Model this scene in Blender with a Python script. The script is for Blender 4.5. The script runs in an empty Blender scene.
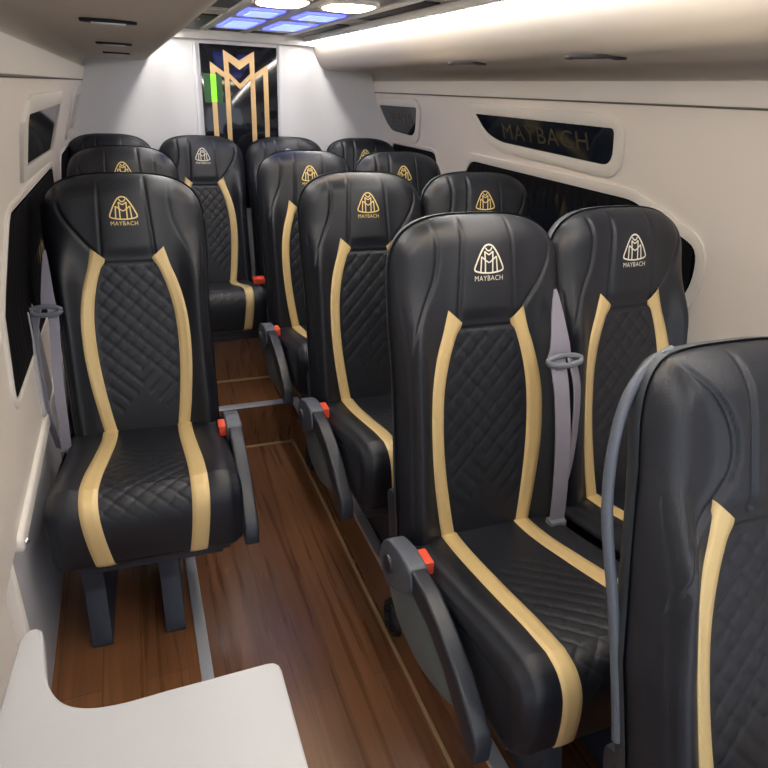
import bpy, bmesh, math, random
from math import sin, cos, pi, sqrt, exp
from mathutils import Matrix, Vector
random.seed(7)
SC = bpy.context.scene
COL = SC.collection
GND = 1.615          # camera eye height over the aisle floor
PLAT = .215          # seat platform height

# ------------------------------------------------------------------ materials
def mat(name, rgb, rough=.5, metal=0., spec=.5, bump=None, emit=None, coat=0., var=None):
    m = bpy.data.materials.new(name); m.use_nodes = True
    nt = m.node_tree; b = nt.nodes['Principled BSDF']
    b.inputs['Base Color'].default_value = (*rgb, 1)
    b.inputs['Roughness'].default_value = rough
    b.inputs['Metallic'].default_value = metal
    b.inputs['Specular IOR Level'].default_value = spec
    b.inputs['Coat Weight'].default_value = coat
    if emit:
        b.inputs['Emission Color'].default_value = (*emit[0], 1)
        b.inputs['Emission Strength'].default_value = emit[1]
    tc = nt.nodes.new('ShaderNodeTexCoord')
    if var:
        n = nt.nodes.new('ShaderNodeTexNoise'); n.inputs['Scale'].default_value = var[0]; n.inputs['Detail'].default_value = 4
        nt.links.new(tc.outputs['Object'], n.inputs['Vector'])
        r = nt.nodes.new('ShaderNodeMapRange'); r.inputs['To Min'].default_value = 1 - var[1]; r.inputs['To Max'].default_value = 1 + var[1]
        nt.links.new(n.outputs['Fac'], r.inputs['Value'])
        h = nt.nodes.new('ShaderNodeHueSaturation'); h.inputs['Color'].default_value = (*rgb, 1)
        nt.links.new(r.outputs['Result'], h.inputs['Value']); nt.links.new(h.outputs['Color'], b.inputs['Base Color'])
    if bump:
        v = nt.nodes.new('ShaderNodeTexVoronoi' if len(bump) > 2 else 'ShaderNodeTexNoise'); v.inputs['Scale'].default_value = bump[0]
        nt.links.new(tc.outputs['Object'], v.inputs['Vector'])
        bp = nt.nodes.new('ShaderNodeBump'); bp.inputs['Strength'].default_value = bump[1]; bp.inputs['Distance'].default_value = .002
        nt.links.new(v.outputs[0], bp.inputs['Height']); nt.links.new(bp.outputs['Normal'], b.inputs['Normal'])
    return m

def wood_mat():
    m = bpy.data.materials.new('wood_plank'); m.use_nodes = True
    nt = m.node_tree; b = nt.nodes['Principled BSDF']; L = nt.links.new
    tc = nt.nodes.new('ShaderNodeTexCoord')
    mp = nt.nodes.new('ShaderNodeMapping'); mp.inputs['Rotation'].default_value = (0, 0, pi/2)
    L(tc.outputs['Object'], mp.inputs['Vector'])
    br = nt.nodes.new('ShaderNodeTexBrick'); br.inputs['Scale'].default_value = 1
    br.inputs['Brick Width'].default_value = 1.3; br.inputs['Row Height'].default_value = .105; br.inputs['Mortar Size'].default_value = .0009
    br.inputs['Color1'].default_value = (.145, .060, .025, 1); br.inputs['Color2'].default_value = (.205, .088, .037, 1); br.inputs['Mortar'].default_value = (.085, .036, .015, 1)
    L(mp.outputs['Vector'], br.inputs['Vector'])
    m2 = nt.nodes.new('ShaderNodeMapping'); m2.inputs['Scale'].default_value = (24, .9, 5); L(tc.outputs['Object'], m2.inputs['Vector'])
    n = nt.nodes.new('ShaderNodeTexNoise'); n.inputs['Scale'].default_value = 1.6; n.inputs['Detail'].default_value = 6; n.inputs['Distortion'].default_value = .6
    L(m2.outputs['Vector'], n.inputs['Vector'])
    r = nt.nodes.new('ShaderNodeMapRange'); r.inputs['From Min'].default_value = .3; r.inputs['From Max'].default_value = .7; r.inputs['To Min'].default_value = .70; r.inputs['To Max'].default_value = 1.30
    L(n.outputs['Fac'], r.inputs['Value'])
    h = nt.nodes.new('ShaderNodeHueSaturation'); L(br.outputs['Color'], h.inputs['Color']); L(r.outputs['Result'], h.inputs['Value'])
    L(h.outputs['Color'], b.inputs['Base Color'])
    r2 = nt.nodes.new('ShaderNodeMapRange'); r2.inputs['To Min'].default_value = .20; r2.inputs['To Max'].default_value = .38
    L(n.outputs['Fac'], r2.inputs['Value']); L(r2.outputs['Result'], b.inputs['Roughness'])
    bp = nt.nodes.new('ShaderNodeBump'); bp.inputs['Strength'].default_value = .12; bp.inputs['Distance'].default_value = .002
    L(n.outputs['Fac'], bp.inputs['Height']); L(bp.outputs['Normal'], b.inputs['Normal'])
    return m

def curtain_mat():
    return mat('curtain_cloth', (.012, .012, .015), .85, spec=.2, bump=(900, .3))

LEATHER = mat('black_leather', (.0092, .0108, .0165), .40, spec=.45, bump=(620, .16, 1), var=(9, .12))
SHELL = mat('graphite_plastic', (.035, .042, .052), .42, bump=(900, .12))
PLASTIC = mat('slate_plastic', (.085, .098, .125), .45, bump=(900, .1))
DARKPL = mat('charcoal_plastic', (.022, .026, .036), .38, bump=(900, .1))
TEAL = mat('grey_green_plastic', (.13, .17, .185), .45)
LEGM = mat('slate_painted_steel', (.028, .036, .054), .45)
GOLD = mat('gold_leatherette', (.64, .475, .225), .38, metal=.1, spec=.5, bump=(500, .08, 1))
EMGOLD = mat('gold_thread', (.80, .60, .24), .45)
EMPALE = mat('pale_thread', (.74, .70, .58), .45)
BELT = mat('lilac_grey_webbing', (.25, .24, .30), .6, bump=(700, .3))
BELTPL = mat('belt_plastic', (.14, .155, .185), .4)
CHROME = mat('brushed_chrome', (.72, .74, .78), .22, metal=1., bump=(300, .05))
ALU = mat('satin_aluminium', (.74, .77, .85), .30, metal=.55)
RED = mat('red_plastic', (.78, .09, .045), .35, emit=None)
CREAM = mat('cream_panel', (.80, .74, .685), .5, bump=(160, .06), var=(2, .02))
WHITEP = mat('white_panel', (.78, .77, .765), .45, var=(3, .02))
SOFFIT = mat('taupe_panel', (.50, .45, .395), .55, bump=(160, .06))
CEILM = mat('grey_white_panel', (.56, .545, .52), .5)
FRAME = mat('ivory_moulding', (.76, .72, .67), .38)
GREYP = mat('pale_grey_panel', (.42, .42, .45), .5)
TABLEM = mat('white_laminate', (.44, .447, .46), .35)
GLASSB = mat('black_glass', (.006, .009, .016), .08, spec=.6)
BLACKG = mat('gloss_black', (.008, .009, .012), .06, spec=.6)
BLACK = mat('matt_black', (.012, .012, .014), .6)
VENTM = mat('vent_dark', (.012, .012, .014), .6, spec=.25)
VENTW = mat('vent_silver', (.45, .45, .45), .3, metal=.6)
BRASS = mat('gold_foil', (.70, .47, .22), .3, metal=.45)
SIGNG = mat('dull_gold_foil', (.085, .068, .04), .35, metal=.4)
LED = mat('led_white', (.9, .9, .9), .5, emit=((1., .97, .93), 52.))
WARM = mat('lamp_warm', (.9, .85, .7), .5, emit=((1., .80, .55), 20.))
BLUE = mat('lamp_blue', (.3, .35, .9), .5, emit=((.11, .14, 1.), 2.1))
BLUEC = mat('lamp_blue_core', (.5, .6, .9), .5, emit=((.25, .36, 1.), 1.9))
GREEN = mat('reflection_green', (.008, .07, .01), .3, emit=((.004, .11, .008), .2))  # glow standing in for a green reflection, not a lamp
GREENG = mat('reflection_green_bright', (.2, .5, .02), .3, emit=((.22, .85, .02), 1.1))
DARKTILE = mat('smoked_tile', (.010, .013, .024), .5, spec=.25)
CURTAIN = curtain_mat()
WOOD = wood_mat()

# ------------------------------------------------------------------ mesh helpers
def finish(bm, name, m, parent=None, smooth=True, angle=40):
    me = bpy.data.meshes.new(name)
    bmesh.ops.recalc_face_normals(bm, faces=bm.faces)
    bm.to_mesh(me); bm.free()
    me.materials.append(m)
    if smooth:
        me.polygons.foreach_set('use_smooth', [True]*len(me.polygons))
        me.set_sharp_from_angle(angle=math.radians(angle))
    return link(me, name, parent)

def link(me, name, parent=None):
    o = bpy.data.objects.new(name, me); COL.objects.link(o)
    if parent: o.parent = parent
    return o

def box(bm, x0, x1, y0, y1, z0, z1, bev=0, seg=2):
    vs = [bm.verts.new((x, y, z)) for x in (x0, x1) for y in (y0, y1) for z in (z0, z1)]
    F = []
    for q in ((0,1,3,2),(4,6,7,5),(0,4,5,1),(2,3,7,6),(0,2,6,4),(1,5,7,3)):
        F.append(bm.faces.new([vs[i] for i in q]))
    if bev:
        es = list({e for f in F for e in f.edges})
        bmesh.ops.bevel(bm, geom=es, offset=bev, segments=seg, profile=.6, affect='EDGES', clamp_overlap=True)

def prism(bm, pts, a0, a1, axis='x', bev=0, seg=2):
    """extrude 2-D polygon pts along axis. x: pts=(y,z); y: pts=(x,z); z: pts=(x,y)"""
    def P(p, a):
        return (a, p[0], p[1]) if axis == 'x' else (p[0], a, p[1]) if axis == 'y' else (p[0], p[1], a)
    A = [bm.verts.new(P(p, a0)) for p in pts]; B = [bm.verts.new(P(p, a1)) for p in pts]
    n = len(pts); F = [bm.faces.new(A), bm.faces.new(B[::-1])]
    for i in range(n):
        bm.faces.new((A[i], A[(i+1) % n], B[(i+1) % n], B[i]))
    if bev:
        es = list({e for f in F for e in f.edges})
        bmesh.ops.recalc_face_normals(bm, faces=bm.faces)
        bmesh.ops.bevel(bm, geom=es, offset=bev, segments=seg, profile=.6, affect='EDGES', clamp_overlap=True)

def roundpoly(pts, r, n=5):
    out = []
    N = len(pts)
    for i in range(N):
        p = Vector(pts[i]); a = Vector(pts[i-1]); b = Vector(pts[(i+1) % N])
        ri = r[i] if isinstance(r, (list, tuple)) else r
        da = (a-p); db = (b-p); la, lb = da.length, db.length
        if ri <= 0: out.append(tuple(p)); continue
        k = min(ri, la*.48, lb*.48)
        s = p+da/la*k; e = p+db/lb*k
        for j in range(n+1):
            t = j/n
            out.append(tuple((1-t)**2*s + 2*t*(1-t)*p + t*t*e))
    return out

def tube(bm, pts, r, n=10, cap=True):
    pts = [Vector(p) for p in pts]
    rings = []
    up = Vector((0, 0, 1))
    for i, p in enumerate(pts):
        d = (pts[min(i+1, len(pts)-1)] - pts[max(i-1, 0)]).normalized()
        a = d.cross(up)
        if a.length < 1e-3: a = d.cross(Vector((1, 0, 0)))
        a.normalize(); b = a.cross(d)
        rr = r[i] if isinstance(r, (list, tuple)) else r
        rings.append([bm.verts.new(p + (a*cos(2*pi*k/n) + b*sin(2*pi*k/n))*rr) for k in range(n)])
    for A, B in zip(rings, rings[1:]):
        for k in range(n):
            bm.faces.new((A[k], A[(k+1) % n], B[(k+1) % n], B[k]))
    if cap:
        bm.faces.new(rings[0]); bm.faces.new(rings[-1][::-1])

def spline(pts, n=8):
    P = [Vector(p) for p in pts]; out = []
    for i in range(len(P)-1):
        p0 = P[max(i-1, 0)]; p1 = P[i]; p2 = P[i+1]; p3 = P[min(i+2, len(P)-1)]
        for j in range(n):
            t = j/n
            out.append(.5*((2*p1) + (p2-p0)*t + (2*p0-5*p1+4*p2-p3)*t*t + (3*p1-p0-3*p2+p3)*t**3))
    out.append(P[-1]); return out

def tag(o, label=None, cat=None, group=None, kind=None):
    if label: o['label'] = label
    if cat: o['category'] = cat
    if group: o['group'] = group
    if kind: o['kind'] = kind
    return o

def empty(name, loc, rz=0):
    o = bpy.data.objects.new(name, None); COL.objects.link(o)
    o.empty_display_size = .1
    o.location = loc; o.rotation_euler = (0, 0, rz); return o

def lerp(x, xs, ys):
    if x <= xs[0]: return ys[0]
    for a, b, c, d in zip(xs, xs[1:], ys, ys[1:]):
        if x <= b:
            t = (x-a)/(b-a); return c+(d-c)*t
    return ys[-1]
def slerp(x, xs, ys):
    if x <= xs[0]: return ys[0]
    if x >= xs[-1]: return ys[-1]
    n = len(xs)
    m = []
    for i in range(n):
        if i == 0: m.append((ys[1]-ys[0])/(xs[1]-xs[0]))
        elif i == n-1: m.append((ys[-1]-ys[-2])/(xs[-1]-xs[-2]))
        else: m.append((ys[i+1]-ys[i-1])/(xs[i+1]-xs[i-1]))
    for i in range(n-1):
        if x <= xs[i+1]:
            h = xs[i+1]-xs[i]; t = (x-xs[i])/h
            return (2*t**3-3*t*t+1)*ys[i] + (t**3-2*t*t+t)*h*m[i] + (-2*t**3+3*t*t)*ys[i+1] + (t**3-t*t)*h*m[i+1]
def smooth(x, a, b):
    t = max(0, min(1, (x-a)/(b-a))); return t*t*(3-2*t)

# ------------------------------------------------------------------ the seat: shape functions (local frame: x right, -y forward, z up from the platform)
LOGO = 1.063
def half_w(z):
    return slerp(z, [.36, .5, .65, .8, .92, 1.0, 1.05, 1.2], [.209, .211, .210, .211, .217, .218, .217, .212])
ZC, HT = 1.005, .152
def top_z(a):
    return ZC + HT*max(0, 1-abs(a)**3.1)**(1/3.1)
def plane_y(z):
    return -.134 + .2084*(z-.42)
def edge_p(a, z):
    w = half_w(z)
    rx = .035 + .055*smooth(z, .88, 1.05)
    dx = (1-abs(a))*w; dz = top_z(a)-z
    px = 1-(1-min(dx/rx, 1))**2
    rz = .055
    pz = 1-(1-max(0, min(dz/rz, 1)))**2
    pb = 1-(1-max(0, min((z-.355)/.03, 1)))**2
    return sqrt(max(0, px)) * sqrt(max(0, pz)) * sqrt(max(0, pb))
def bolster(u, z):
    k = smooth(z, 1.02, .86)
    b = .032*exp(-((abs(u)-.178)/.034)**2)*k
    b += .010*exp(-(u/.075)**4)*smooth(z, .93, .97)*smooth(z, 1.17, 1.06)
    return b
def front_y(u, z):
    w = half_w(z); a = max(-1, min(1, u/w))
    p = edge_p(a, z)
    return plane_y(z) + .055 - (.055 + bolster(u, z))*p
def stripe_u(z):
    return slerp(z, [.36, .42, .5, .6, .69, .78, .86, .945], [.094, .103, .115, .126, .130, .126, .110, .080])
def seam(d, w=.0035): return exp(-(d/w)**2)
def shield_u(z):
    # side curve of the headrest shield (from the stripe tops out to the shoulders)
    return slerp(z, [.918, .955, 1.0, 1.05, 1.09, 1.12, 1.16], [.068, .094, .128, .160, .170, .166, .150])
def gusset_u(z):
    return slerp(z, [.6, .8, .88, .93, .98, 1.03, 1.08, 1.13], [.197, .196, .190, .177, .152, .130, .122, .124])
def gusset_big(z):
    # the foreground seat shows a far wider side gusset
    return slerp(z, [.6, .75, .83, .87, .91, .95, .98, 1.02, 1.06, 1.10, 1.14], [.205, .203, .196, .180, .149, .108, .079, .063, .066, .084, .120])
def groove(u, z, aisle=-1):
    big = abs(aisle) == 2
    au = abs(u); g = 0.; near = u*aisle > 0
    # headrest bottom seam and side curves, two straight centre seams
    zb = .918
    if au < .07: g += .006*seam(z-zb, .004)
    if z > .918 and z < 1.15 and not near: g += .0055*seam((au-shield_u(z))*.75, .0042)
    if near and z > .8 and not big: g += (.0060 if aisle < 0 else .0012)*seam((au-gusset_u(z))*.85, .0042)*smooth(z, .8, .86)
    if near and big:
        g += .0085*seam((au-gusset_big(z))*(.55 if .86 < z < .99 else .85), .0045)
        g += .0075*smooth(au-gusset_big(z), .0, .030)*smooth(z, .84, .92)
    if z > .94:
        cs = .060 + .012*(1-(z-.94)/.21)
        if big and near: cs = .034
        g += (.0065 if near else .0040)*seam(au-cs, .0042 if near else .0032)
    # quilting between the stripes
    su = stripe_u(z) - .021
    if z < .913 and au < su and z > .4:
        s = .048
        apex = .655
        lim = apex - 1.15*au
        fade = smooth(su-au, .0, .006)
        for sg in (-1, 1):
            ph = ((z - .9) + sg*1.05*u)/s
            d = abs(ph-round(ph))*s*.69
            inward = (sg*u) > 0
            # below the V only the outward running lines stay
            on = smooth(z, lim-.004, lim+.004) if inward else smooth(z, lim-.105, lim-.095)
            if z < .46: on = 0
            g += .0021*seam(d, .0036)*on*fade
    # piping where the side gusset starts
    if z < .97: g += .004*seam((half_w(z)-au)-.016, .0025)
    return g
def hi_side(a): return 1 if a >= 0 else -1

def make_backrest_mesh(aisle):
    NA, NV = 150, 170
    bm = bmesh.new()
    z0 = .352
    def grid(fn):
        V = []
        for i in range(NA+1):
            t = -1+2*i/NA
            a = t*(1.35-.35*t*t)
            T = top_z(a); col = []
            for j in range(NV+1):
                s = j/NV; v = 1-(1-s)**1.35
                z = z0 + v*(T-z0)
                col.append(bm.verts.new(fn(a, z)))
            V.append(col)
        for i in range(NA):
            for j in range(NV):
                bm.faces.new((V[i][j], V[i+1][j], V[i+1][j+1], V[i][j+1]))
        return V
    def fr(a, z):
        w = half_w(z); u = a*w; p = edge_p(a, z)
        y = plane_y(z)+.055-(.055+bolster(u, z)-groove(u, z, aisle))*p
        return (u, y, z)
    def bk(a, z):
        w = half_w(z); u = a*w; p = edge_p(a, z)
        return (u, plane_y(z)+.055+.022*p, z)
    grid(fr); grid(bk)
    bmesh.ops.remove_doubles(bm, verts=bm.verts, dist=2e-5)
    bmesh.ops.recalc_face_normals(bm, faces=bm.faces)
    me = bpy.data.meshes.new('backrest'); bm.to_mesh(me); bm.free(); me.materials.append(LEATHER)
    me.polygons.foreach_set('use_smooth', [True]*len(me.polygons))
    return me

def make_shell_mesh():
    NA, NV = 50, 60
    bm = bmesh.new(); z0 = .30
    def pt(a, z, back):
        w = half_w(z)+.004; u = a*w
        rx = .05+.05*smooth(z, .70, .95); dx = (1-abs(a))*w; dz = top_z(a)+.003-z
        p = sqrt(max(0, 1-(1-min(dx/rx, 1))**2))*sqrt(max(0, 1-(1-max(0, min(dz/.05, 1)))**2))
        y = plane_y(z)+.058+(.058*p if back else .020*p)
        return (u, y, z)
    for back in (0, 1):
        V = []
        for i in range(NA+1):
            t = -1+2*i/NA; a = t*(1.4-.4*t*t); T = top_z(a)+.003
            V.append([bm.verts.new(pt(a, z0+(1-(1-j/NV)**1.5)*(T-z0), back)) for j in range(NV+1)])
        for i in range(NA):
            for j in range(NV): bm.faces.new((V[i][j], V[i+1][j], V[i+1][j+1], V[i][j+1]))
        if back:
            for i in range(NA): bm.faces.new((VF[i][0], VF[i+1][0], V[i+1][0], V[i][0]))
        VF = V
    bmesh.ops.remove_doubles(bm, verts=bm.verts, dist=2e-5)
    bmesh.ops.recalc_face_normals(bm, faces=bm.faces)
    me = bpy.data.meshes.new('back_shell'); bm.to_mesh(me); bm.free(); me.materials.append(SHELL)
    me.polygons.foreach_set('use_smooth', [True]*len(me.polygons)); me.set_sharp_from_angle(angle=math.radians(50))
    return me

# cushion: closed side profile (y,z) starting at the back of the top
CW = .216
def cushion_profile():
    top = spline([(-.085, .425, 0), (-.20, .432, 0), (-.35, .462, 0), (-.50, .497, 0), (-.585, .510, 0)], 22)
    nose = spline([(-.585, .510, 0), (-.622, .500, 0), (-.645, .470, 0), (-.650, .42, 0), (-.642, .35, 0), (-.632, .322, 0), (-.605, .308, 0)], 9)
    bot = spline([(-.605, .308, 0), (-.4, .30, 0), (-.15, .30, 0), (-.09, .315, 0), (-.072, .36, 0), (-.085, .425, 0)], 5)
    P = [Vector(p) for p in top[:-1]+nose[:-1]+bot[:-1]]
    return P, len(top)-1
CP, NTOP = cushion_profile()
NP = len(CP)
CN = []
for i in range(NP):
    d = (CP[(i+1) % NP]-CP[i-1]); n = Vector((d.y, -d.x, 0)).normalized()
    CN.append(n if n.dot(CP[i]-Vector((-.35, .40, 0))) > 0 else -n)
CS = [0.]
for i in range(1, NP): CS.append(CS[-1]+(CP[i]-CP[i-1]).length)
def cush_groove(x, i):
    s = CS[i]; ax = abs(x); g = 0.
    su = cush_stripe(s)-.022
    if s < .62 and ax < su:
        q = .046; apex = .20
        lim = apex + 1.0*ax*.9
        for sg in (-1, 1):
            ph = ((s-.3)+sg*1.0*x)/q
            d = abs(ph-round(ph))*q*.7
            on = smooth(s, lim-.004, lim+.006) if (sg*x) < 0 else smooth(s, apex-.01+.35*ax, apex+.02+.35*ax)
            g += .0019*seam(d, .0036)*on*smooth(su-ax, 0, .006)*smooth(s, .62, .56)
    if s < .75:
        g += .0045*seam(ax-(CW-.017), .003)
    return g
def cush_bolster(x, i):
    s = CS[i]
    return .010*exp(-((abs(x)-.165)/.03)**2)*smooth(s, .0, .1)*smooth(s, .62, .5)
def cush_stripe(s):
    return slerp(s, [0, .12, .25, .4, .5, .57, .65, .78], [.101, .103, .109, .116, .119, .119, .113, .098])
def make_cushion_mesh():
    bm = bmesh.new(); r = .04; cols = []
    NX = 130
    xs = []
    for k in range(9):
        ph = pi/2*(1-k/8); xs.append((-(CW-r)-r*sin(ph), r*(1-cos(ph))))
    for k in range(1, NX): xs.append((-(CW-r)+2*(CW-r)*k/NX, 0))
    for k in range(9):
        ph = pi/2*k/8; xs.append(((CW-r)+r*sin(ph), r*(1-cos(ph))))
    for x, ins in xs:
        col = []
        for i in range(NP):
            off = -ins + cush_bolster(x, i) - cush_groove(x, i)
            p = CP[i]+CN[i]*off
            col.append(bm.verts.new((x, p.x, p.y)))
        cols.append(col)
    for A, B in zip(cols, cols[1:]):
        for i in range(NP):
            bm.faces.new((A[i], A[(i+1) % NP], B[(i+1) % NP], B[i]))
    bm.faces.new(cols[0]); bm.faces.new(cols[-1][::-1])
    bmesh.ops.recalc_face_normals(bm, faces=bm.faces)
    me = bpy.data.meshes.new('seat_cushion'); bm.to_mesh(me); bm.free(); me.materials.append(LEATHER)
    me.polygons.foreach_set('use_smooth', [True]*len(me.polygons))
    me.set_sharp_from_angle(angle=math.radians(60))
    return me

def make_back_stripe(sg):
    bm = bmesh.new(); hw = .0182; rows = []
    n = 70
    for j in range(n+1):
        z = .40+(.948-.40)*j/n
        c = stripe_u(z)
        k = 1.
        offs = [-.0035, .0022, .0032, .0032, .0022, -.0035]
        us = [-hw, -hw*.93, -hw*.35, hw*.35, hw*.93, hw]
        row = []
        for o, du in zip(offs, us):
            zz = z
            if z > .90:   # pointed end, outer edge runs higher than the inner one
                zz = z + (du/hw)*.016*smooth(z, .90, .948)*1.0
            u = c+du
            row.append(bm.verts.new((sg*u, front_y(u, zz)-o, zz)))
        rows.append(row)
    for A, B in zip(rows, rows[1:]):
        for k in range(5): bm.faces.new((A[k], A[k+1], B[k+1], B[k]))
    bmesh.ops.recalc_face_normals(bm, faces=bm.faces)
    me = bpy.data.meshes.new('gold_stripe'); bm.to_mesh(me); bm.free(); me.materials.append(GOLD)
    me.polygons.foreach_set('use_smooth', [True]*len(me.polygons))
    return me
def make_cushion_stripe(sg):
    bm = bmesh.new(); hw = .0210; rows = []
    for i in range(0, NP):
        if CS[i] > .80: break
        c = cush_stripe(CS[i])
        row = []
        for o, du in zip([-.004, .0022, .0032, .0032, .0022, -.004], [-hw, -hw*.93, -hw*.35, hw*.35, hw*.93, hw]):
            x = c+du
            p = CP[i]+CN[i]*(o+cush_bolster(x, i))
            row.append(bm.verts.new((sg*x, p.x, p.y)))
        rows.append(row)
    for A, B in zip(rows, rows[1:]):
        for k in range(5): bm.faces.new((A[k], A[k+1], B[k+1], B[k]))
    bmesh.ops.recalc_face_normals(bm, faces=bm.faces)
    me = bpy.data.meshes.new('gold_stripe'); bm.to_mesh(me); bm.free(); me.materials.append(GOLD)
    me.polygons.foreach_set('use_smooth', [True]*len(me.polygons))
    return me

def ribbon(bm, pts, w, fn, closed=False):
    P = [Vector(p) for p in pts]; n = len(P); L = []; R = []
    for i in range(n):
        a = P[i-1] if (closed or i > 0) else P[i]; b = P[(i+1) % n] if (closed or i < n-1) else P[i]
        d1 = (P[i]-a).normalized() if (P[i]-a).length > 1e-9 else (b-P[i]).normalized()
        d2 = (b-P[i]).normalized() if (b-P[i]).length > 1e-9 else d1
        d = (d1+d2).normalized() if (d1+d2).length > .05 else d1
        k = 1/max(.45, d.dot(d1))
        nn = Vector((-d.y, d.x))*w/2*k
        L.append(bm.verts.new(fn(*(P[i]+nn)))); R.append(bm.verts.new(fn(*(P[i]-nn))))
    for i in range(n if closed else n-1):
        j = (i+1) % n
        bm.faces.new((L[i], L[j], R[j], R[i]))

def text_mesh(body, width, height):
    cu = bpy.data.curves.new('tmp_text', 'FONT'); cu.body = body; cu.align_x = 'CENTER'; cu.size = 1; cu.space_character = 1.12; cu.resolution_u = 3
    ob = bpy.data.objects.new('tmp_text', cu); COL.objects.link(ob)
    dg = bpy.context.evaluated_depsgraph_get(); dg.update()
    me = bpy.data.meshes.new_from_object(ob.evaluated_get(dg))
    bpy.data.objects.remove(ob); bpy.data.curves.remove(cu)
    xs = [v.co.x for v in me.vertices]; ys = [v.co.y for v in me.vertices]
    sx = width/(max(xs)-min(xs)); sy = height/(max(ys)-min(ys)); cx = (max(xs)+min(xs))/2; cy = min(ys)
    for v in me.vertices: v.co = ((v.co.x-cx)*sx, (v.co.y-cy)*sy, 0)
    return me

def emblem_mesh(m):
    bm = bmesh.new()
    fn = lambda u, z: (u*.89, front_y(u*.89, LOGO+z*.89)-.0016, LOGO+z*.89)
    half = [(0, .044), (.006, .043), (.013, .0385), (.021, .028), (.029, .014), (.036, -.001), (.040, -.011), (.0395, -.0165), (.034, -.0195), (.02, -.0225), (0, -.024)]
    right = spline([(x, z, 0) for x, z in half], 3)
    left = [Vector((-p.x, p.y, 0)) for p in right[::-1]][1:-1]
    ribbon(bm, [(p.x, p.y) for p in right+left], .0040, fn, True)
    w = .0036
    for s in (-1, 1):
        ribbon(bm, [(s*.0105, -.022), (s*.0105, 0), (s*.0115, .028)], w, fn)
        ribbon(bm, [(s*.0235, -.020), (s*.0225, -.005), (s*.021, .016)], w, fn)
        ribbon(bm, [(s*.021, .016), (s*.011, .008), (0, .001)], w*.9, fn)
        ribbon(bm, [(s*.0115, .028), (s*.005, .023), (0, .020)], w*.9, fn)
    ribbon(bm, [(-.0095, .037), (-.005, .031), (0, .029), (.005, .031), (.0095, .037)], w*.9, fn)
    t = text_mesh('MAYBACH', .080, .0125)
    base = len(bm.verts)
    vs = [bm.verts.new(fn(v.co.x, v.co.y-.0425)) for v in t.vertices]
    for p in t.polygons:
        try: bm.faces.new([vs[i] for i in p.vertices])
        except ValueError: pass
    bpy.data.meshes.remove(t)
    me = bpy.data.meshes.new('emblem'); bm.to_mesh(me); bm.free(); me.materials.append(m); return me

def me_of(fn, name, m, smooth_=True, angle=40):
    bm = bmesh.new(); fn(bm); bmesh.ops.recalc_face_normals(bm, faces=bm.faces)
    me = bpy.data.meshes.new(name); bm.to_mesh(me); bm.free(); me.materials.append(m)
    if smooth_:
        me.polygons.foreach_set('use_smooth', [True]*len(me.polygons)); me.set_sharp_from_angle(angle=math.radians(angle))
    return me

BACK = {s: make_backrest_mesh(s) for s in (-2, -1, 1)}; SHELLM = make_shell_mesh(); CUSH = make_cushion_mesh()
BS = {s: make_back_stripe(s) for s in (-1, 1)}; CSs = {s: make_cushion_stripe(s) for s in (-1, 1)}
EMB = {'gold': emblem_mesh(EMGOLD), 'pale': emblem_mesh(EMPALE)}
PAN = me_of(lambda bm: box(bm, -.19, .19, -.585, -.06, .268, .318, .014), 'seat_pan', DARKPL)
def recline_bracket(bm):
    prism(bm, roundpoly([(-.16, .27), (-.02, .27), (.03, .48), (-.03, .50), (-.09, .40), (-.16, .36)], .02), -.205, .205, 'x', .008)
RECL = me_of(recline_bracket, 'recline_frame', DARKPL)

def arm_meshes(s):
    x = s*.243
    def bar(bm):
        top = [(-.20, .462), (-.27, .480), (-.34, .478), (-.41, .456), (-.50, .414), (-.545, .380), (-.578, .356)]
        botm = [(-.592, .335), (-.590, .288), (-.560, .284), (-.51, .326), (-.45, .376), (-.37, .412), (-.29, .425), (-.20, .415)]
        prism(bm, top+botm, x-.019, x+.019, 'x', .007, 3)
    def brk(bm):
        prism(bm, roundpoly([(-.275, .485), (-.20, .488), (-.13, .468), (-.095, .42), (-.11, .36), (-.16, .345), (-.22, .38), (-.285, .425)], .025), x-.024, x+.021, 'x', .007, 3)
    def shl(bm):
        prism(bm, roundpoly([(-.13, .40), (-.28, .41), (-.38, .40), (-.47, .355), (-.50, .325), (-.44, .29), (-.32, .255), (-.20, .265), (-.13, .32)], .03), x+s*.004-.006, x+s*.004+.006, 'x', .004, 2)
        box(bm, min(x, x-s*.06), max(x, x-s*.06), -.35, -.17, .30, .345, .004)
    def pv(bm):
        bmesh.ops.create_cone(bm, cap_ends=True, segments=20, radius1=.026, radius2=.022, depth=.012, matrix=Matrix.Translation((x+s*.024, -.16, .415)) @ Matrix.Rotation(s*pi/2, 4, 'Y'))
    return (me_of(bar, 'armrest', DARKPL), me_of(brk, 'armrest_bracket', PLASTIC), me_of(shl, 'side_shell', TEAL), me_of(pv, 'pivot_cap', DARKPL))
ARM = {s: arm_meshes(s) for s in (-1, 1)}
for q in ARM.values():
    for me in q: me.transform(Matrix.Translation((0, 0, -.012)))
def buckle_meshes(s):
    x = s*.215
    def body(bm):
        box(bm, x-.012, x+.012, -.236, -.200, .39, .462, .004)
    def red(bm):
        box(bm, x-.0165, x+.0165, -.256, -.203, .432, .466, .005)
    return me_of(body, 'buckle', BELTPL), me_of(red, 'release_button', RED)
BUC = {s: buckle_meshes(s) for s in (-1, 1)}
def leg_mesh(u):
    def f(bm):
        prism(bm, roundpoly([(-.545, .285), (-.12, .285), (-.14, .20), (-.20, .02), (-.16, 0), (-.57, 0), (-.565, .03), (-.53, .17)], .012), u-.025, u+.025, 'x', .006)
    return me_of(f, 'leg', LEGM)
LEGS = {u: leg_mesh(u) for u in (-.158, .027, -.027, .158)}
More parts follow.
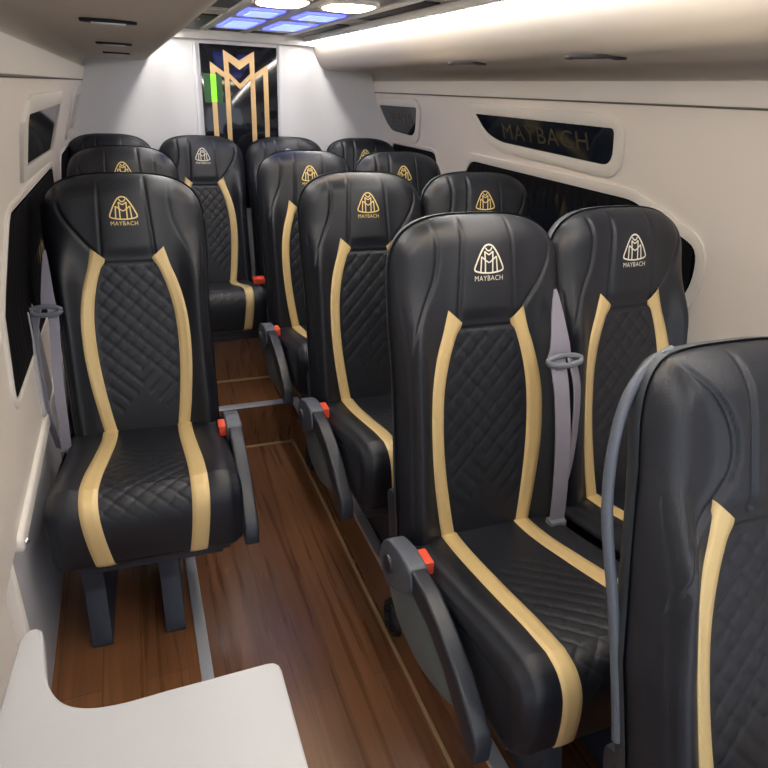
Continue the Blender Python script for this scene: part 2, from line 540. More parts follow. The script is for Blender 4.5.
BASE = me_of(lambda bm: prism(bm, roundpoly([(-.56, .27), (-.08, .27), (-.08, .24), (-.56, .24)], .01), -.17, .17, 'x', .006), 'base_frame', LEGM)

def strap(bm, path, width_dir, ws, th=.0016):
    P = spline(path, 8); n = len(P); rows = []
    for i, p in enumerate(P):
        t = i/(n-1); k = t*(len(ws)-1); a = int(min(k, len(ws)-2)); w = ws[a]+(ws[a+1]-ws[a])*(k-a)
        wd = Vector(width_dir).normalized()
        d = (P[min(i+1, n-1)]-P[max(i-1, 0)]).normalized()
        wd = (wd-d*wd.dot(d)).normalized(); nn = d.cross(wd)
        rows.append([bm.verts.new(p+wd*w/2*sx+nn*th*sy) for sx, sy in ((-1, -1), (1, -1), (1, 1), (-1, 1))])
    for A, B in zip(rows, rows[1:]):
        for k in range(4): bm.faces.new((A[k], A[(k+1) % 4], B[(k+1) % 4], B[k]))
    bm.faces.new(rows[0]); bm.faces.new(rows[-1][::-1])

def belt_parts(root, s, xo=.205, k=1.):
    """three-point belt hanging along the side s of the backrest"""
    x = s*xo
    bm = bmesh.new()
    strap(bm, [(x-s*.012, -.055, 1.005), (x-s*.008, -.070, .955), (x-s*.004, -.094, .885), (x-s*.004, -.100, .85)], (1, 0, 0), [.006*k, .03*k, .052*k, .066*k])
    strap(bm, [(x-s*.014, -.105, .855), (x-s*.012, -.140, .78), (x-s*.004, -.165, .66), (x+s*.000, -.180, .54), (x+s*.004, -.185, .44)], (1, 0, 0), [.044*k, .04*k, .042*k, .042*k, .042*k])
    strap(bm, [(x+s*.024, -.105, .855), (x+s*.040, -.128, .78), (x+s*.043, -.145, .66), (x+s*.040, -.15, .54), (x+s*.030, -.14, .43)], (1, .7*s, 0), [.040*k, .042*k, .04*k, .036*k, .034*k])
    b = finish(bm, 'seat_belt', BELT, root); b['label'] = 'lilac grey seat belt webbing'
    bm = bmesh.new()
    ring = [(x+s*.004+.046*cos(t)*(.5+.5*k), -.112+.007*sin(t), .848+.010*sin(t)) for t in [2*pi*k/24 for k in range(25)]]
    tube(bm, ring, .0072, 8, False)
    box(bm, x-s*.012-.013, x-s*.012+.013, -.121, -.113, .795, .845, .003)
    g = finish(bm, 'belt_tongue', BELTPL, b)
    if k < 1: b.location.z = -.035
    bm = bmesh.new(); box(bm, x-.02, x+.024, -.20, -.17, .395, .45, .005)
    finish(bm, 'belt_anchor', BELTPL, b)

def make_seat(loc, rz, label, emblem='gold', arm=0, buckle=0, belt=0, legs=(), group='black and gold bus seats', sx=1., buckle2=0, cx=1., aisle=-1):
    r = empty('bus_seat', loc, rz); r.scale = (sx, 1, 1)
    tag(r, label, 'seat', group)
    b = link(BACK[aisle], 'backrest', r)
    for s in (-1, 1):
        o = link(BS[s], 'gold_stripe', b); o['label'] = 'gold stripe curving down the backrest'
    e = link(EMB[emblem], 'emblem', b) if emblem else {}; e['label'] = ('gold' if emblem == 'gold' else 'pale silver')+' stitched emblem with lettering below'
    link(SHELLM, 'back_shell', r)
    c = link(CUSH, 'seat_cushion', r); c.scale = (cx, 1, 1)
    for s in (-1, 1):
        o = link(CSs[s], 'gold_stripe', c); o['label'] = 'gold stripe running over the seat cushion'
    link(PAN, 'seat_pan', r); link(RECL, 'recline_frame', r); link(BASE, 'base_frame', r)
    if arm:
        a, k, h, p = ARM[arm]
        link(a, 'armrest', r); k_ = link(k, 'armrest_bracket', r); h_ = link(h, 'side_shell', r); h_['label'] = 'grey green side shell'; link(p, 'pivot_cap', k_)
    for s in ([buckle] if buckle else [])+([buckle2] if buckle2 else []):
        q = link(BUC[s][0], 'buckle', r); q2 = link(BUC[s][1], 'release_button', q); q2['label'] = 'red release button'
    if belt: belt_parts(r, belt, .168 if belt > 0 else .218, 1. if belt > 0 else .62)
    for u in legs: link(LEGS[u], 'leg', r)
    return r

LL, LR = (-.158, .027), (-.027, .158)
D2 = math.radians
make_seat((-.029, 2.008, PLAT), D2(-2), 'single black leather seat with gold stripes at the left wall, nearest the white table', 'gold', 1, 1, -1, LL, sx=1.025, cx=1.035, aisle=1)
make_seat((-.024, 2.925, PLAT), D2(-1), 'black leather seat on the left half hidden directly behind the nearest single seat', 'gold', 1, 1, 0, LL, aisle=1)
make_seat((.731, 1.244, PLAT), 0, 'whole black aisle seat on the right with pale emblem and lilac belt', 'pale', -1, -1, 1, LR)
make_seat((1.170, 1.282, PLAT), D2(4), 'black window seat with pale emblem below the lettered wall sign, near right wall', 'pale', 0, 0, 0, LR, sx=1.01)
make_seat((.719, 2.027, PLAT), 0, 'black aisle seat with gold emblem, second visible emblem along the right of the aisle', 'gold', -1, -1, 0, LR)
make_seat((1.156, 2.03, PLAT), 0, 'black window seat in front of the dark curtained right window, only its top showing', 'gold', 0, 0, 0, LR)
make_seat((.728, 2.808, PLAT), 0, 'black aisle seat on the right just in front of the back row, bluish top corner', 'gold', -1, -1, 0, LR)
make_seat((1.165, 2.807, PLAT), 0, 'black window seat below the small right wall sign, in front of the back row', 'gold', 0, 0, 0, LR)
mseat = make_seat((.805, .475, PLAT), 0, 'large cropped black seat in the right foreground with curved grey grab handle', None, -1, 0, 0, LR, aisle=-2)
BROW = 'back row of bus seats'
make_seat((-.078, 3.62, PLAT), 0, 'back row seat in the left corner, mostly hidden by two seats', 'gold', 0, 0, 0, (), BROW, sx=.95)
make_seat((.366, 3.62, PLAT), D2(-1), 'back row seat facing the aisle end with pale emblem and full cushion in view', 'pale', 0, 1, 0, (), BROW)
make_seat((.820, 3.622, PLAT), 0, 'back row seat below the right edge of the black glass rear panel', 'pale', 0, -1, 0, (), BROW)
make_seat((1.266, 3.626, PLAT), 0, 'back row seat in the right corner below the small wall sign', 'gold', 0, 0, 0, (), BROW)

# grab handle on the foreground seat
bm = bmesh.new()
tube(bm, spline([(-.095, .093, 1.150), (-.135, .092, 1.132), (-.174, .086, 1.090), (-.200, .074, 1.02), (-.211, .060, .94), (-.212, .044, .87), (-.210, .026, .80), (-.209, .010, .73), (-.210, -.006, .66), (-.211, -.022, .58)], 8), .0085, 12)
h = finish(bm, 'grab_handle', PLASTIC, mseat); h['label'] = 'curved grey grab handle'
th = .117; piv = Vector((0, -.08, .40)); RX = Matrix.Rotation(-th, 4, 'X')
def warp(me):
    me = me.copy()
    for v in me.vertices:
        u, y, z = v.co
        if u < -.12:
            f = lerp(z, [.72, .83, .92, 1.0, 1.16], [1., .84, .68, .56, .50])
            v.co.x = -.12+(u+.12)*f
    return me
for ch in mseat.children:
    if ch.name.split('.')[0] in ('backrest', 'back_shell'): ch.data = warp(ch.data)
for ch in mseat.children:                     # this backrest is tilted further back and sits a little lower
    if ch.name.split('.')[0] in ('backrest', 'back_shell', 'grab_handle'):
        ch.location = piv - RX @ piv + Vector((0, 0, -.048)); ch.rotation_euler = (-th, 0, 0)

# ------------------------------------------------------------------ the bus body
CX = .62
Y0, Y1 = -1.3, 3.9
def zc(z): return z+GND
PROF = [(-.335, PLAT), (-.335, zc(-.93)), (-.331, zc(-.915)), (-.314, zc(-.905)), (-.308, zc(-.89)), (-.305, zc(-.5)), (-.27, zc(-.28)), (-.1725, zc(-.003)), (-.177, zc(-.001)), (-.1755, zc(.003)), (-.168, zc(.004)), (-.155, zc(.06))]
def wx(z):
    zs = [PLAT, zc(-.92), zc(-.9), zc(-.5), zc(-.28), zc(0), zc(.1)]; xs = [-.335, -.335, -.31, -.305, -.27, -.17, -.15]
    return lerp(z, zs, xs)
def S(o): o['kind'] = 'structure'; return o
for side, f in (('left', lambda x: x), ('right', lambda x: 2*CX-x)):
    bm = bmesh.new()
    pts = [(f(x), z) for x, z in PROF]
    pts = pts + [(f(-.46), PROF[-1][1]), (f(-.46), PLAT-.25), (f(-.335), PLAT-.25)]
    prism(bm, pts, Y0, Y1, 'y')
    S(finish(bm, 'wall_'+side, CREAM, angle=30))
for n_, f in (('left', lambda x: x), ('right', lambda x: 2*CX-x)):
    bm = bmesh.new(); prism(bm, [(f(-.1745), zc(-.0018)), (f(-.1668), zc(.0005)), (f(-.1668), zc(.0030)), (f(-.1745), zc(.0022))], Y0, Y1, 'y')
    S(finish(bm, 'trim_seam_'+n_, mat('seam_shadow_gap', (.16, .14, .12), .8), smooth=False))
# soffits
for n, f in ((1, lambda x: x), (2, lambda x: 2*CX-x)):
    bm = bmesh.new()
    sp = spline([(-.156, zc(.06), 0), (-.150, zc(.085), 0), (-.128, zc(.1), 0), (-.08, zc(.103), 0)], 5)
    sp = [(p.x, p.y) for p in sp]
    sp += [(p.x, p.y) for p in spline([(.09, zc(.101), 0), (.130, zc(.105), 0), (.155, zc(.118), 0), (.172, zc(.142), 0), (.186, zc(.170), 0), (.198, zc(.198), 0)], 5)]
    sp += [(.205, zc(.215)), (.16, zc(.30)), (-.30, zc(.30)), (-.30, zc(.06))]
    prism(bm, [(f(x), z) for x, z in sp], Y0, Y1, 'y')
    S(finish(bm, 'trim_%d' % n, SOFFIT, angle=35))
# ceiling
bm = bmesh.new(); box(bm, .15, 1.09, Y0, Y1, zc(.262), zc(.30)); S(finish(bm, 'ceiling', CEILM, smooth=False))
# edge rails of the ceiling panel, cross bar at the back
k = 3
for x0, x1 in ((.238, .270), (.970, 1.002)):
    bm = bmesh.new(); box(bm, x0, x1, Y0, Y1, zc(.236), zc(.262), .006); S(finish(bm, 'trim_%d' % k, CEILM)); k += 1
bm = bmesh.new(); box(bm, .15, 1.09, 3.845, Y1, zc(.217), zc(.262), .006); S(finish(bm, 'trim_%d' % k, CEILM)); k += 1
# lengthwise ceiling slats + cross slats
for x in (.436, .640, .868):
    bm = bmesh.new(); box(bm, x-.020, x+.020, Y0, 3.85, zc(.2555), zc(.262), .003); S(finish(bm, 'trim_%d' % k, CEILM)); k += 1
for y in (2.06, 2.53, 3.0, 3.61, 1.7, 1.2, .9, .3):
    bm = bmesh.new(); box(bm, .43, .87, y-.028, y+.028, zc(.257), zc(.262), .002); S(finish(bm, 'trim_%d' % k, CEILM)); k += 1
for y in (2.86, 1.95):
    for x0, x1 in ((.272, .43), (.875, .968)):
        bm = bmesh.new(); box(bm, x0, x1, y-.06, y+.06, zc(.2565), zc(.262), .002); S(finish(bm, 'trim_%d' % k, CEILM)); k += 1

# smoked tiles
def tile(x0, x1, y0, y1, label):
    bm = bmesh.new(); box(bm, x0, x1, y0, y1, zc(.2575), zc(.263), .0015)
    tag(finish(bm, 'ceiling_tile', DARKTILE), label, 'ceiling tile', 'smoked glass ceiling tiles')
tile(.300, .408, 3.02, 3.78, 'dark ceiling tile at the left edge beside the blue lights')
tile(.300, .408, 2.08, 2.70, 'dark ceiling tile at the left edge cut by the top of the photo')
tile(.895, .960, 3.00, 3.78, 'narrow dark ceiling tile at the right edge beside the blue lights')
tile(.895, .960, 2.08, 2.72, 'narrow dark ceiling tile at the right edge beside the warm lamp')
tile(.462, .612, 3.66, 3.80, 'small dark ceiling tile behind the left pair of blue lights')
tile(.668, .840, 3.66, 3.80, 'small dark ceiling tile behind the right pair of blue lights')
def blue(x0, x1, y0, y1, label):
    e = empty('blue_ceiling_light', ((x0+x1)/2, (y0+y1)/2, zc(.262)))
    tag(e, label, 'ceiling light', 'blue ceiling lights')
    hx, hy = (x1-x0)/2, (y1-y0)/2
    bm = bmesh.new(); box(bm, -hx, hx, -hy, hy, -.008, .001, .003); finish(bm, 'light_panel', BLUE, e)
    bm = bmesh.new(); box(bm, -hx*.72, hx*.72, -hy*.7, hy*.7, -.011, -.007, .002); finish(bm, 'light_core', BLUEC, e)
blue(.466, .606, 2.66, 2.92, 'blue glowing ceiling light, left column, nearer the warm lamps')
blue(.466, .612, 3.07, 3.54, 'blue glowing ceiling light, left column, nearer the rear wall')
blue(.678, .832, 2.64, 2.90, 'blue glowing ceiling light, right column, nearer the warm lamps')
blue(.678, .836, 3.05, 3.50, 'blue glowing ceiling light, right column, nearer the rear wall')
def lamp(x0, x1, y0, y1, label):
    cx, cy = (x0+x1)/2, (y0+y1)/2
    e = empty('ceiling_lamp', (cx, cy, zc(.262))); tag(e, label, 'ceiling light', 'warm white ceiling lamps')
    hx, hy = (x1-x0)/2, (y1-y0)/2
    bm = bmesh.new(); prism(bm, roundpoly([(-hx, -hy), (hx, -hy), (hx, hy), (-hx, hy)], .05), -.012, .001, 'z', .004); finish(bm, 'lamp_rim', CEILM, e)
    bm = bmesh.new(); N = 18; rings = []
    for i in range(7):
        t = i/6; rr = cos(t*pi/2); z = -.012-.010*sin(t*pi/2)
        rings.append([bm.verts.new((hx*.93*rr*abs(cos(a))**.6*(1 if cos(a) >= 0 else -1), hy*.93*rr*abs(sin(a))**.6*(1 if sin(a) >= 0 else -1), z)) for a in [2*pi*j/N for j in range(N)]])
    for A, B in zip(rings, rings[1:]):
        for j in range(N): bm.faces.new((A[j], A[(j+1) % N], B[(j+1) % N], B[j]))
    bmesh.ops.remove_doubles(bm, verts=bm.verts, dist=1e-5)
    finish(bm, 'lamp_diffuser', WARM, e)
lamp(.436, .604, 2.22, 2.46, 'warm white ceiling lamp, left one of the glowing pair')
lamp(.652, .818, 2.20, 2.43, 'warm white ceiling lamp, right one of the glowing pair')
lamp(.432, .598, .95, 1.17, 'added unseen ceiling lamp further forward over the aisle, left one')  # this pair is out of view, added to light the front of the cabin
lamp(.660, .830, .95, 1.17, 'added unseen ceiling lamp further forward over the right seats')

# LED strips in the coves (aluminium channel + glowing strip)
for x0, x1, lab in ((.214, .236, 'white light strip glowing along the left ceiling edge'), (1.004, 1.026, 'white light strip glowing along the right ceiling edge')):
    e = empty('light_strip', ((x0+x1)/2, (Y0+Y1)/2, zc(.26))); tag(e, lab, 'light strip', 'ceiling light strips')
    hx = (x1-x0)/2; hy = (Y1-Y0)/2-.01
    bm = bmesh.new(); box(bm, -hx, hx, -hy, hy, -.010, .002); finish(bm, 'channel', CHROME, e, smooth=False)
    bm = bmesh.new(); box(bm, -hx*.8, hx*.8, -hy, hy, -.030, -.010); finish(bm, 'glow_strip', LED, e, smooth=False)

# back wall
bm = bmesh.new(); box(bm, -.46, 1.7, Y1, Y1+.08, 0, zc(.30)); S(finish(bm, 'wall_back', WHITEP, smooth=False))
for x in (.392, .848):
    bm = bmesh.new(); box(bm, x-.010, x+.010, Y1-.008, Y1+.002, zc(-.62), zc(.218), .003); S(finish(bm, 'trim_%d' % k, WHITEP)); k += 1

# floors
bm = bmesh.new(); box(bm, -.46, 1.7, Y0, Y1, -.05, 0); S(finish(bm, 'floor', WOOD, smooth=False))
XL, XR, YS = .053, .627, 2.768
bm = bmesh.new()
prism(bm, [(-.46, Y0), (XL, Y0), (XL, YS), (XR, YS), (XR, Y0), (1.7, Y0), (1.7, Y1), (-.46, Y1)], 0, PLAT, 'z')
S(finish(bm, 'floor_platform', WOOD, smooth=False))
bm = bmesh.new(); box(bm, -.33, 1.57, 3.10, Y1, PLAT, PLAT+.238); S(finish(bm, 'floor_bench', WOOD, smooth=False))
# metal nosings: left rail, right rail, cross strip
def nosing(x0, x1, y0, y1, lab):
    bm = bmesh.new(); box(bm, x0, x1, y0, y1, PLAT-.012, PLAT+.006, .003)
    o = finish(bm, 'step_nosing', ALU); tag(o, lab, 'metal strip', 'metal step edge strips')
nosing(XL-.026, XL+.006, Y0, YS+.0, 'metal edge strip on the floor beside the legs of the left seat')
nosing(XR-.003, XR+.034, Y0, YS+.0, 'metal edge strip along the raised floor under the right seats')
nosing(XL-.026, XR+.034, YS+.001, YS+.045, 'metal strip across the step at the end of the aisle')
BEAD = mat('tan_bead', (.42, .27, .14), .4)
bm = bmesh.new(); box(bm, XR-.014, XR-.001, Y0, YS-.012, 0, .010, .003); S(finish(bm, 'baseboard_right', BEAD))
bm = bmesh.new(); box(bm, XL, XR-.001, YS-.013, YS, 0, .010, .003); S(finish(bm, 'baseboard_back', BEAD))
bm = bmesh.new(); box(bm, -.32, 1.55, 3.088, 3.10, PLAT, PLAT+.010, .003); S(finish(bm, 'trim_%d' % k, BEAD)); k += 1

# round black speakers in the step side
for y, lab in ((1.40, 'round black speaker in the step side below the nearest aisle seat'), (2.42, 'round black speaker in the step side near the cross step')):
    e = empty('floor_speaker', (XR, y, .105)); tag(e, lab, 'speaker', 'round step speakers')
    bm = bmesh.new()
    bmesh.ops.create_cone(bm, cap_ends=True, segments=32, radius1=.062, radius2=.056, depth=.014, matrix=Matrix.Translation((-.007, 0, 0)) @ Matrix.Rotation(-pi/2, 4, 'Y'))
    finish(bm, 'rim', BLACK, e)
    bm = bmesh.new()
    for j in range(3):
        r = .046-.014*j
        tube(bm, [(-.0155, r*cos(t), r*sin(t)) for t in [2*pi*q/24 for q in range(25)]], .0035, 6, False)
    finish(bm, 'grille', DARKPL, e)

# ------------------------------------------------------------------ things on the walls
def wpt(side, y, z, off):
    x = wx(zc(z)); n = off
    return (x+n, y, zc(z)) if side == 'L' else (2*CX-x-n, y, zc(z))
def wall_slab(bm, side, poly, o0, o1, fill=True):
    A = [bm.verts.new(wpt(side, y, z, o1)) for y, z in poly]; B = [bm.verts.new(wpt(side, y, z, o0)) for y, z in poly]
    n = len(poly)
    if fill: bm.faces.new(A); bm.faces.new(B[::-1])
    for i in range(n): bm.faces.new((A[i], A[(i+1) % n], B[(i+1) % n], B[i]))
def wall_ring(bm, side, inner, outer, o):
    """raised rounded moulding between two loops of equal length"""
    n = len(inner)
    lev = [(0., -.004), (.02, o*.75), (.25, o), (.75, o), (.97, o*.75), (1., -.004)]
    loops = []
    for t, h in lev:
        loops.append([bm.verts.new(wpt(side, i[0]+(q[0]-i[0])*t, i[1]+(q[1]-i[1])*t, h)) for i, q in zip(inner, outer)])
    for A, B in zip(loops, loops[1:]):
        for i in range(n): bm.faces.new((A[i], A[(i+1) % n], B[(i+1) % n], B[i]))
    for i in range(n): bm.faces.new((loops[0][i], loops[0][(i+1) % n], loops[-1][(i+1) % n], loops[-1][i]))
def offset_poly(poly, d):
    cy = sum(p[0] for p in poly)/len(poly); n = len(poly); out = []
    area = sum(poly[i][0]*poly[(i+1) % n][1]-poly[(i+1) % n][0]*poly[i][1] for i in range(n))
    sg = 1 if area > 0 else -1
    for i in range(n):
        a = Vector(poly[i-1]); p = Vector(poly[i]); b = Vector(poly[(i+1) % n])
        d1 = (p-a).normalized(); d2 = (b-p).normalized()
        n1 = Vector((d1.y, -d1.x))*sg; n2 = Vector((d2.y, -d2.x))*sg
        m = (n1+n2); m = m/max(.3, m.dot(n1)) if m.length > .1 else n1
        out.append(tuple(p+m*d))
    return out

def sign(side, poly, name, label, text=None, glass=GLASSB, group=None, frame_w=.042, tw=.62, th=.062, tc=None, radii=.05):
    p = roundpoly(poly, radii, 5)
    cy = sum(q[0] for q in poly)/len(poly)
    e = empty(name, wpt(side, cy, -.2, 0)); tag(e, label, 'wall panel', group)
    inv = Matrix.Translation(-Vector(e.location))
    bm = bmesh.new(); wall_slab(bm, side, p, -.006, .004); bmesh.ops.transform(bm, matrix=inv, verts=bm.verts); finish(bm, 'glass_panel', glass, e, angle=25)
    bm = bmesh.new(); wall_ring(bm, side, p, offset_poly(p, frame_w), .010); bmesh.ops.transform(bm, matrix=inv, verts=bm.verts); finish(bm, 'frame', FRAME, e)
    if text:
        t = text_mesh(text, tw, th); bm = bmesh.new()
        yy, zz = tc
        vs = [bm.verts.new(Vector(wpt(side, yy-(v.co.x if side == 'R' else -v.co.x), zz+v.co.y, .0052))) for v in t.vertices]
        for q in t.polygons:
            try: bm.faces.new([vs[i] for i in q.vertices])
            except ValueError: pass
        bmesh.ops.transform(bm, matrix=inv, verts=bm.verts)
        o = finish(bm, 'lettering', SIGNG, e, smooth=False); o['label'] = 'dull gold lettering'
        bpy.data.meshes.remove(t)
    return e
sg_r = [(2.66, -.066), (1.745, -.072), (1.775, -.188), (2.49, -.166), (2.60, -.135)]
sign('R', sg_r, 'wall_sign', 'long dark glass wall sign with gold lettering over the curtained right window', 'MAYBACH', tw=.56, th=.058, tc=(2.17, -.150), group='dark glass wall signs', radii=[.004, .02, .09, .05, .06])
sg_r2 = [(3.86, -.066), (3.30, -.062), (3.42, -.212), (3.76, -.198), (3.82, -.15)]
sign('R', sg_r2, 'wall_sign', 'small dark glass wall sign in the rear right corner above the back row', 'MAYB', tw=.3, th=.055, tc=(3.56, -.155), group='dark glass wall signs', radii=[.02, .02, .08, .04, .04])
MIR = mat('smoked_mirror', (.10, .12, .135), .06, metal=.85)
sg_l = [(1.65, -.076), (2.54, -.079), (2.68, -.150), (2.62, -.232), (1.87, -.199), (1.70, -.150)]
sg_l = [(1.66, -.074), (2.56, -.076), (2.66, -.228), (1.86, -.200)]
sign('L', sg_l, 'wall_sign', 'smoked mirror wall sign in an ivory frame on the left wall near the camera', glass=MIR, group='dark glass wall signs', radii=.02)
sign('L', [(3.36, -.066), (3.84, -.066), (3.80, -.215), (3.44, -.215)], 'wall_sign', 'small framed smoked mirror far back on the left wall', glass=MIR, group='dark glass wall signs', radii=.03)

# windows with closed dark curtains
def window(n, side, poly, lab, cgroup='closed dark window curtains', fw=.02):
    p = roundpoly(poly, .04, 4)
    bm = bmesh.new(); wall_slab(bm, side, p, -.012, .0015); w = S(finish(bm, 'window_%d' % n, GLASSB, angle=25))
    bm = bmesh.new(); wall_ring(bm, side, p, offset_poly(p, fw), .008); S(finish(bm, 'window_frame', FRAME, w))
    # curtain: pleated sheet filling the opening
    q = offset_poly(p, -.006)
    y0 = min(a for a, b in q); y1 = max(a for a, b in q)
    def zr(y):
        zs = []
        for i in range(len(q)):
            a, b = q[i], q[(i+1) % len(q)]
            if (a[0]-y)*(b[0]-y) <= 0 and a[0] != b[0]:
                zs.append(a[1]+(b[1]-a[1])*(y-a[0])/(b[0]-a[0]))
        return (min(zs), max(zs)) if len(zs) > 1 else None
    bm = bmesh.new(); cols = []
    N = int((y1-y0)/.006)
    for i in range(1, N):
        y = y0+(y1-y0)*i/N; r = zr(y)
        if not r: continue
        ph = y/.047*2*pi + .9*sin(y*23)
        h = .003*sin(ph)
        cols.append([bm.verts.new(wpt(side, y, r[0]+(r[1]-r[0])*j/10, .0055+h*(0 if j in (0, 10) else 1))) for j in range(11)])
    for A, B in zip(cols, cols[1:]):
        for j in range(10): bm.faces.new((A[j], A[j+1], B[j+1], B[j]))
    geo = bmesh.ops.solidify(bm, geom=list(bm.faces), thickness=.0015)
    o = finish(bm, 'curtain', CURTAIN, angle=60); tag(o, lab, 'curtain', cgroup)
window(1, 'L', [(1.67, -.285), (2.78, -.298), (2.86, -.36), (2.80, -.66), (2.60, -.715), (1.515, -.685), (1.575, -.45)], 'black pleated curtain in the large left window beside the single seat')
window(2, 'R', [(1.69, -.282), (2.80, -.272), (2.88, -.34), (2.82, -.66), (2.60, -.715), (1.52, -.69), (1.46, -.60), (1.405, -.46), (1.405, -.375), (1.60, -.312)], 'black pleated curtain in the large right window under the long sign', fw=.036)
window(3, 'R', [(3.20, -.272), (3.82, -.272), (3.85, -.60), (3.15, -.60)], 'black curtain in the rear right window behind the last window seat')
window(4, 'L', [(3.20, -.30), (3.82, -.30), (3.85, -.62), (3.15, -.62)], 'black curtain in the rear left window beside the back row')

# air vents on the soffits
def vent(x, y, L, lab, z=.1015, rz=0):
    e = empty('air_vent', (x, y, zc(z)), rz); tag(e, lab, 'air vent', 'oval air vents in the overhead panels')
    bm = bmesh.new()
    prism(bm, [(L/2*cos(t), L*.24*sin(t)) for t in [2*pi*i/28 for i in range(28)]], -.005, .004, 'z', .002); finish(bm, 'housing', VENTM, e)
    bm = bmesh.new()
    for i in (-1, 0, 1): box(bm, -L*.3, L*.3, i*L*.11-.003, i*L*.11+.003, -.007, -.004, .001)
    finish(bm, 'louvre', VENTW, e)
vent(-.005, 1.44, .10, 'air vent in the left overhead panel nearest the camera')
vent(0, 2.26, .10, 'air vent in the left overhead panel, second from the camera')
vent(.005, 2.98, .10, 'air vent in the left overhead panel farthest from the camera')
vent(1.115, 1.48, .16, 'air vent in the right overhead panel nearest the camera', .102, D2(-62))
vent(1.10, 2.14, .15, 'air vent in the right overhead panel farther from the camera', .102, D2(-62))

# left wall details: grey belt pillar cover, screws on the ledge
bm = bmesh.new(); prism(bm, roundpoly([(1.86, zc(-.58)), (1.99, zc(-.58)), (2.05, zc(-.88)), (1.83, zc(-.88))], .02), -.311, -.299, 'x', .004); S(finish(bm, 'trim_%d' % k, GREYP)); k += 1
bm = bmesh.new(); box(bm, -.34, -.329, 1.215, 3.09, PLAT+.001, zc(-.93), .002); S(finish(bm, 'baseboard_left', GREYP))
bm = bmesh.new(); prism(bm, roundpoly([(1.265, zc(-.92)), (2.4, zc(-.92)), (2.4, zc(-.88)), (1.265, zc(-.88))], .018), -.325, -.297, 'x', .009, 3); S(finish(bm, 'trim_%d' % k, FRAME)); k += 1
bm = bmesh.new(); box(bm, -.34, -.312, 1.195, 1.225, PLAT+.001, zc(-.90), .006); S(finish(bm, 'trim_%d' % k, FRAME)); k += 1
for y in (1.285, 2.02):
    bm = bmesh.new()
    bmesh.ops.create_uvsphere(bm, u_segments=12, v_segments=8, radius=.008, matrix=Matrix.Translation((-.295, y, zc(-.90))))
    tag(finish(bm, 'screw', CHROME), 'small screw on the left wall ledge '+('near the white table' if y < 1.5 else 'behind the single seat'), 'screw', 'wall ledge screws')

# ------------------------------------------------------------------ rear glass panel with gold monogram
PX = .62; e = empty('rear_panel', (PX, Y1, zc(-.03))); tag(e, 'black glass panel with gold monogram on the white rear wall', 'wall panel')
bm = bmesh.new(); box(bm, -.203, .207, -.014, .004, -.62, .230, .002); finish(bm, 'glass', BLACKG, e)
bm = bmesh.new()
def bar(pts, f=-.0165): prism(bm, [(x-PX, z+.03) for x, z in pts], f, -.0135, 'y')
w = .013
for x, t in ((.552, .150), (.690, .150), (.479, .085), (.763, .085)):
    bar([(x-w, -.60), (x+w, -.60), (x+w, t), (x-w, t)])
for s_ in (-1, 1):
    cx = .621
    for pp in ([(.0825, .176), (.0825, .125), (.0565, .122), (0, .083), (0, .128)], [(.0825, .068), (.0565, .040), (0, -.014), (0, .014), (.0565, .065)], [(.155, .116), (.155, .075), (.131, .070), (.0825, .040), (.0825, .068)]):
        bar([(cx+s_*a, b) for a, b in pp], -.0170-.0004*len(pp)*.1-(.0002 if s_ > 0 else 0))
o = finish(bm, 'monogram', BRASS, e, smooth=False); o['label'] = 'gold interlaced monogram'
bm = bmesh.new(); box(bm, -.192, -.095, -.0150, -.0138, -.055, .088, .0005); o = finish(bm, 'green_reflection', GREEN, e, smooth=False); o['label'] = 'green reflection drawn as a glowing field'  # green reflection in the black glass, put in as a glowing plate
bm = bmesh.new(); box(bm, -.156, -.127, -.0180, -.0162, -.050, .083, .0005); o = finish(bm, 'green_reflection_bar', GREENG, e, smooth=False); o['label'] = 'bright green reflection along the gold bar'  # brighter part of that reflection on the gold leg, made to glow

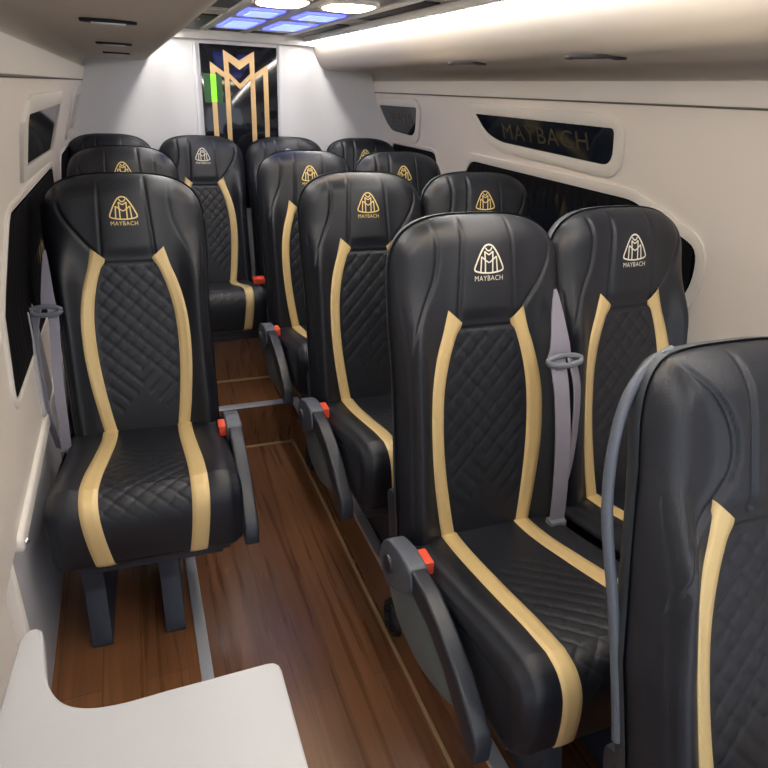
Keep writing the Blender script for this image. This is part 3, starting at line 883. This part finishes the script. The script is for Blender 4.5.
# ------------------------------------------------------------------ white table in the foreground
TZ = zc(-.70)
prong = spline([(-.179, .735, 0), (-.172, .690, 0), (-.154, .652, 0), (-.125, .632, 0), (-.085, .625, 0), (-.03, .626, 0)], 6)
poly = roundpoly([(-.213, .787), (-.180, .789)], 0)
pts = [(-.225, .62), (-.213, .770), (-.209, .782), (-.200, .789), (-.193, .789), (-.186, .782), (-.184, .770)] + [(p.x, p.y) for p in prong] + [(.098, .6275), (.107, .626), (.113, .620), (.115, .610), (.114, .05), (-.225, .05)]
e = empty('side_table', (0, .4, PLAT)); tag(e, 'white table with curved cut-out corner in the lower left foreground', 'table')
inv = Matrix.Translation((0, -.4, -PLAT))
bm = bmesh.new(); prism(bm, pts, TZ-.028, TZ, 'z', .006, 3); bmesh.ops.transform(bm, matrix=inv, verts=bm.verts); finish(bm, 'tabletop', TABLEM, e, angle=30)
bm = bmesh.new(); tube(bm, [(-.06, .3, PLAT+.012), (-.06, .3, TZ-.026)], .028, 20); bmesh.ops.transform(bm, matrix=inv, verts=bm.verts); finish(bm, 'pedestal', CHROME, e)
bm = bmesh.new(); tube(bm, [(-.06, .3, PLAT), (-.06, .3, PLAT+.014)], .07, 32); bmesh.ops.transform(bm, matrix=inv, verts=bm.verts); finish(bm, 'foot_plate', CHROME, e)

# ------------------------------------------------------------------ camera, world, view
M = ((0.9349899884324028, -0.35239286143613285, 0.040162080872752755), (-0.11236305505887664, -0.40170945555361726, -0.9088476534472939), (0.3364049128491006, 0.8452507228791174, -0.41519025769316675))
cam = bpy.data.cameras.new('camera'); co = bpy.data.objects.new('camera', cam); COL.objects.link(co)
R = Matrix((Vector(M[0]), -Vector(M[1]), -Vector(M[2]))).transposed()
co.matrix_world = Matrix.Translation((0, 0, GND)) @ R.to_4x4()
cam.sensor_width = 36; cam.lens = 636.988/768*36; cam.clip_start = .02
SC.camera = co
wd = bpy.data.worlds.new('world'); SC.world = wd; wd.use_nodes = True
bg = wd.node_tree.nodes['Background']; bg.inputs['Color'].default_value = (.80, .88, 1., 1); bg.inputs['Strength'].default_value = 2.0
vs = SC.view_settings; vs.view_transform = 'Standard'; vs.look = 'None'; vs.gamma = 1; vs.use_curve_mapping = False; vs.exposure = -.2
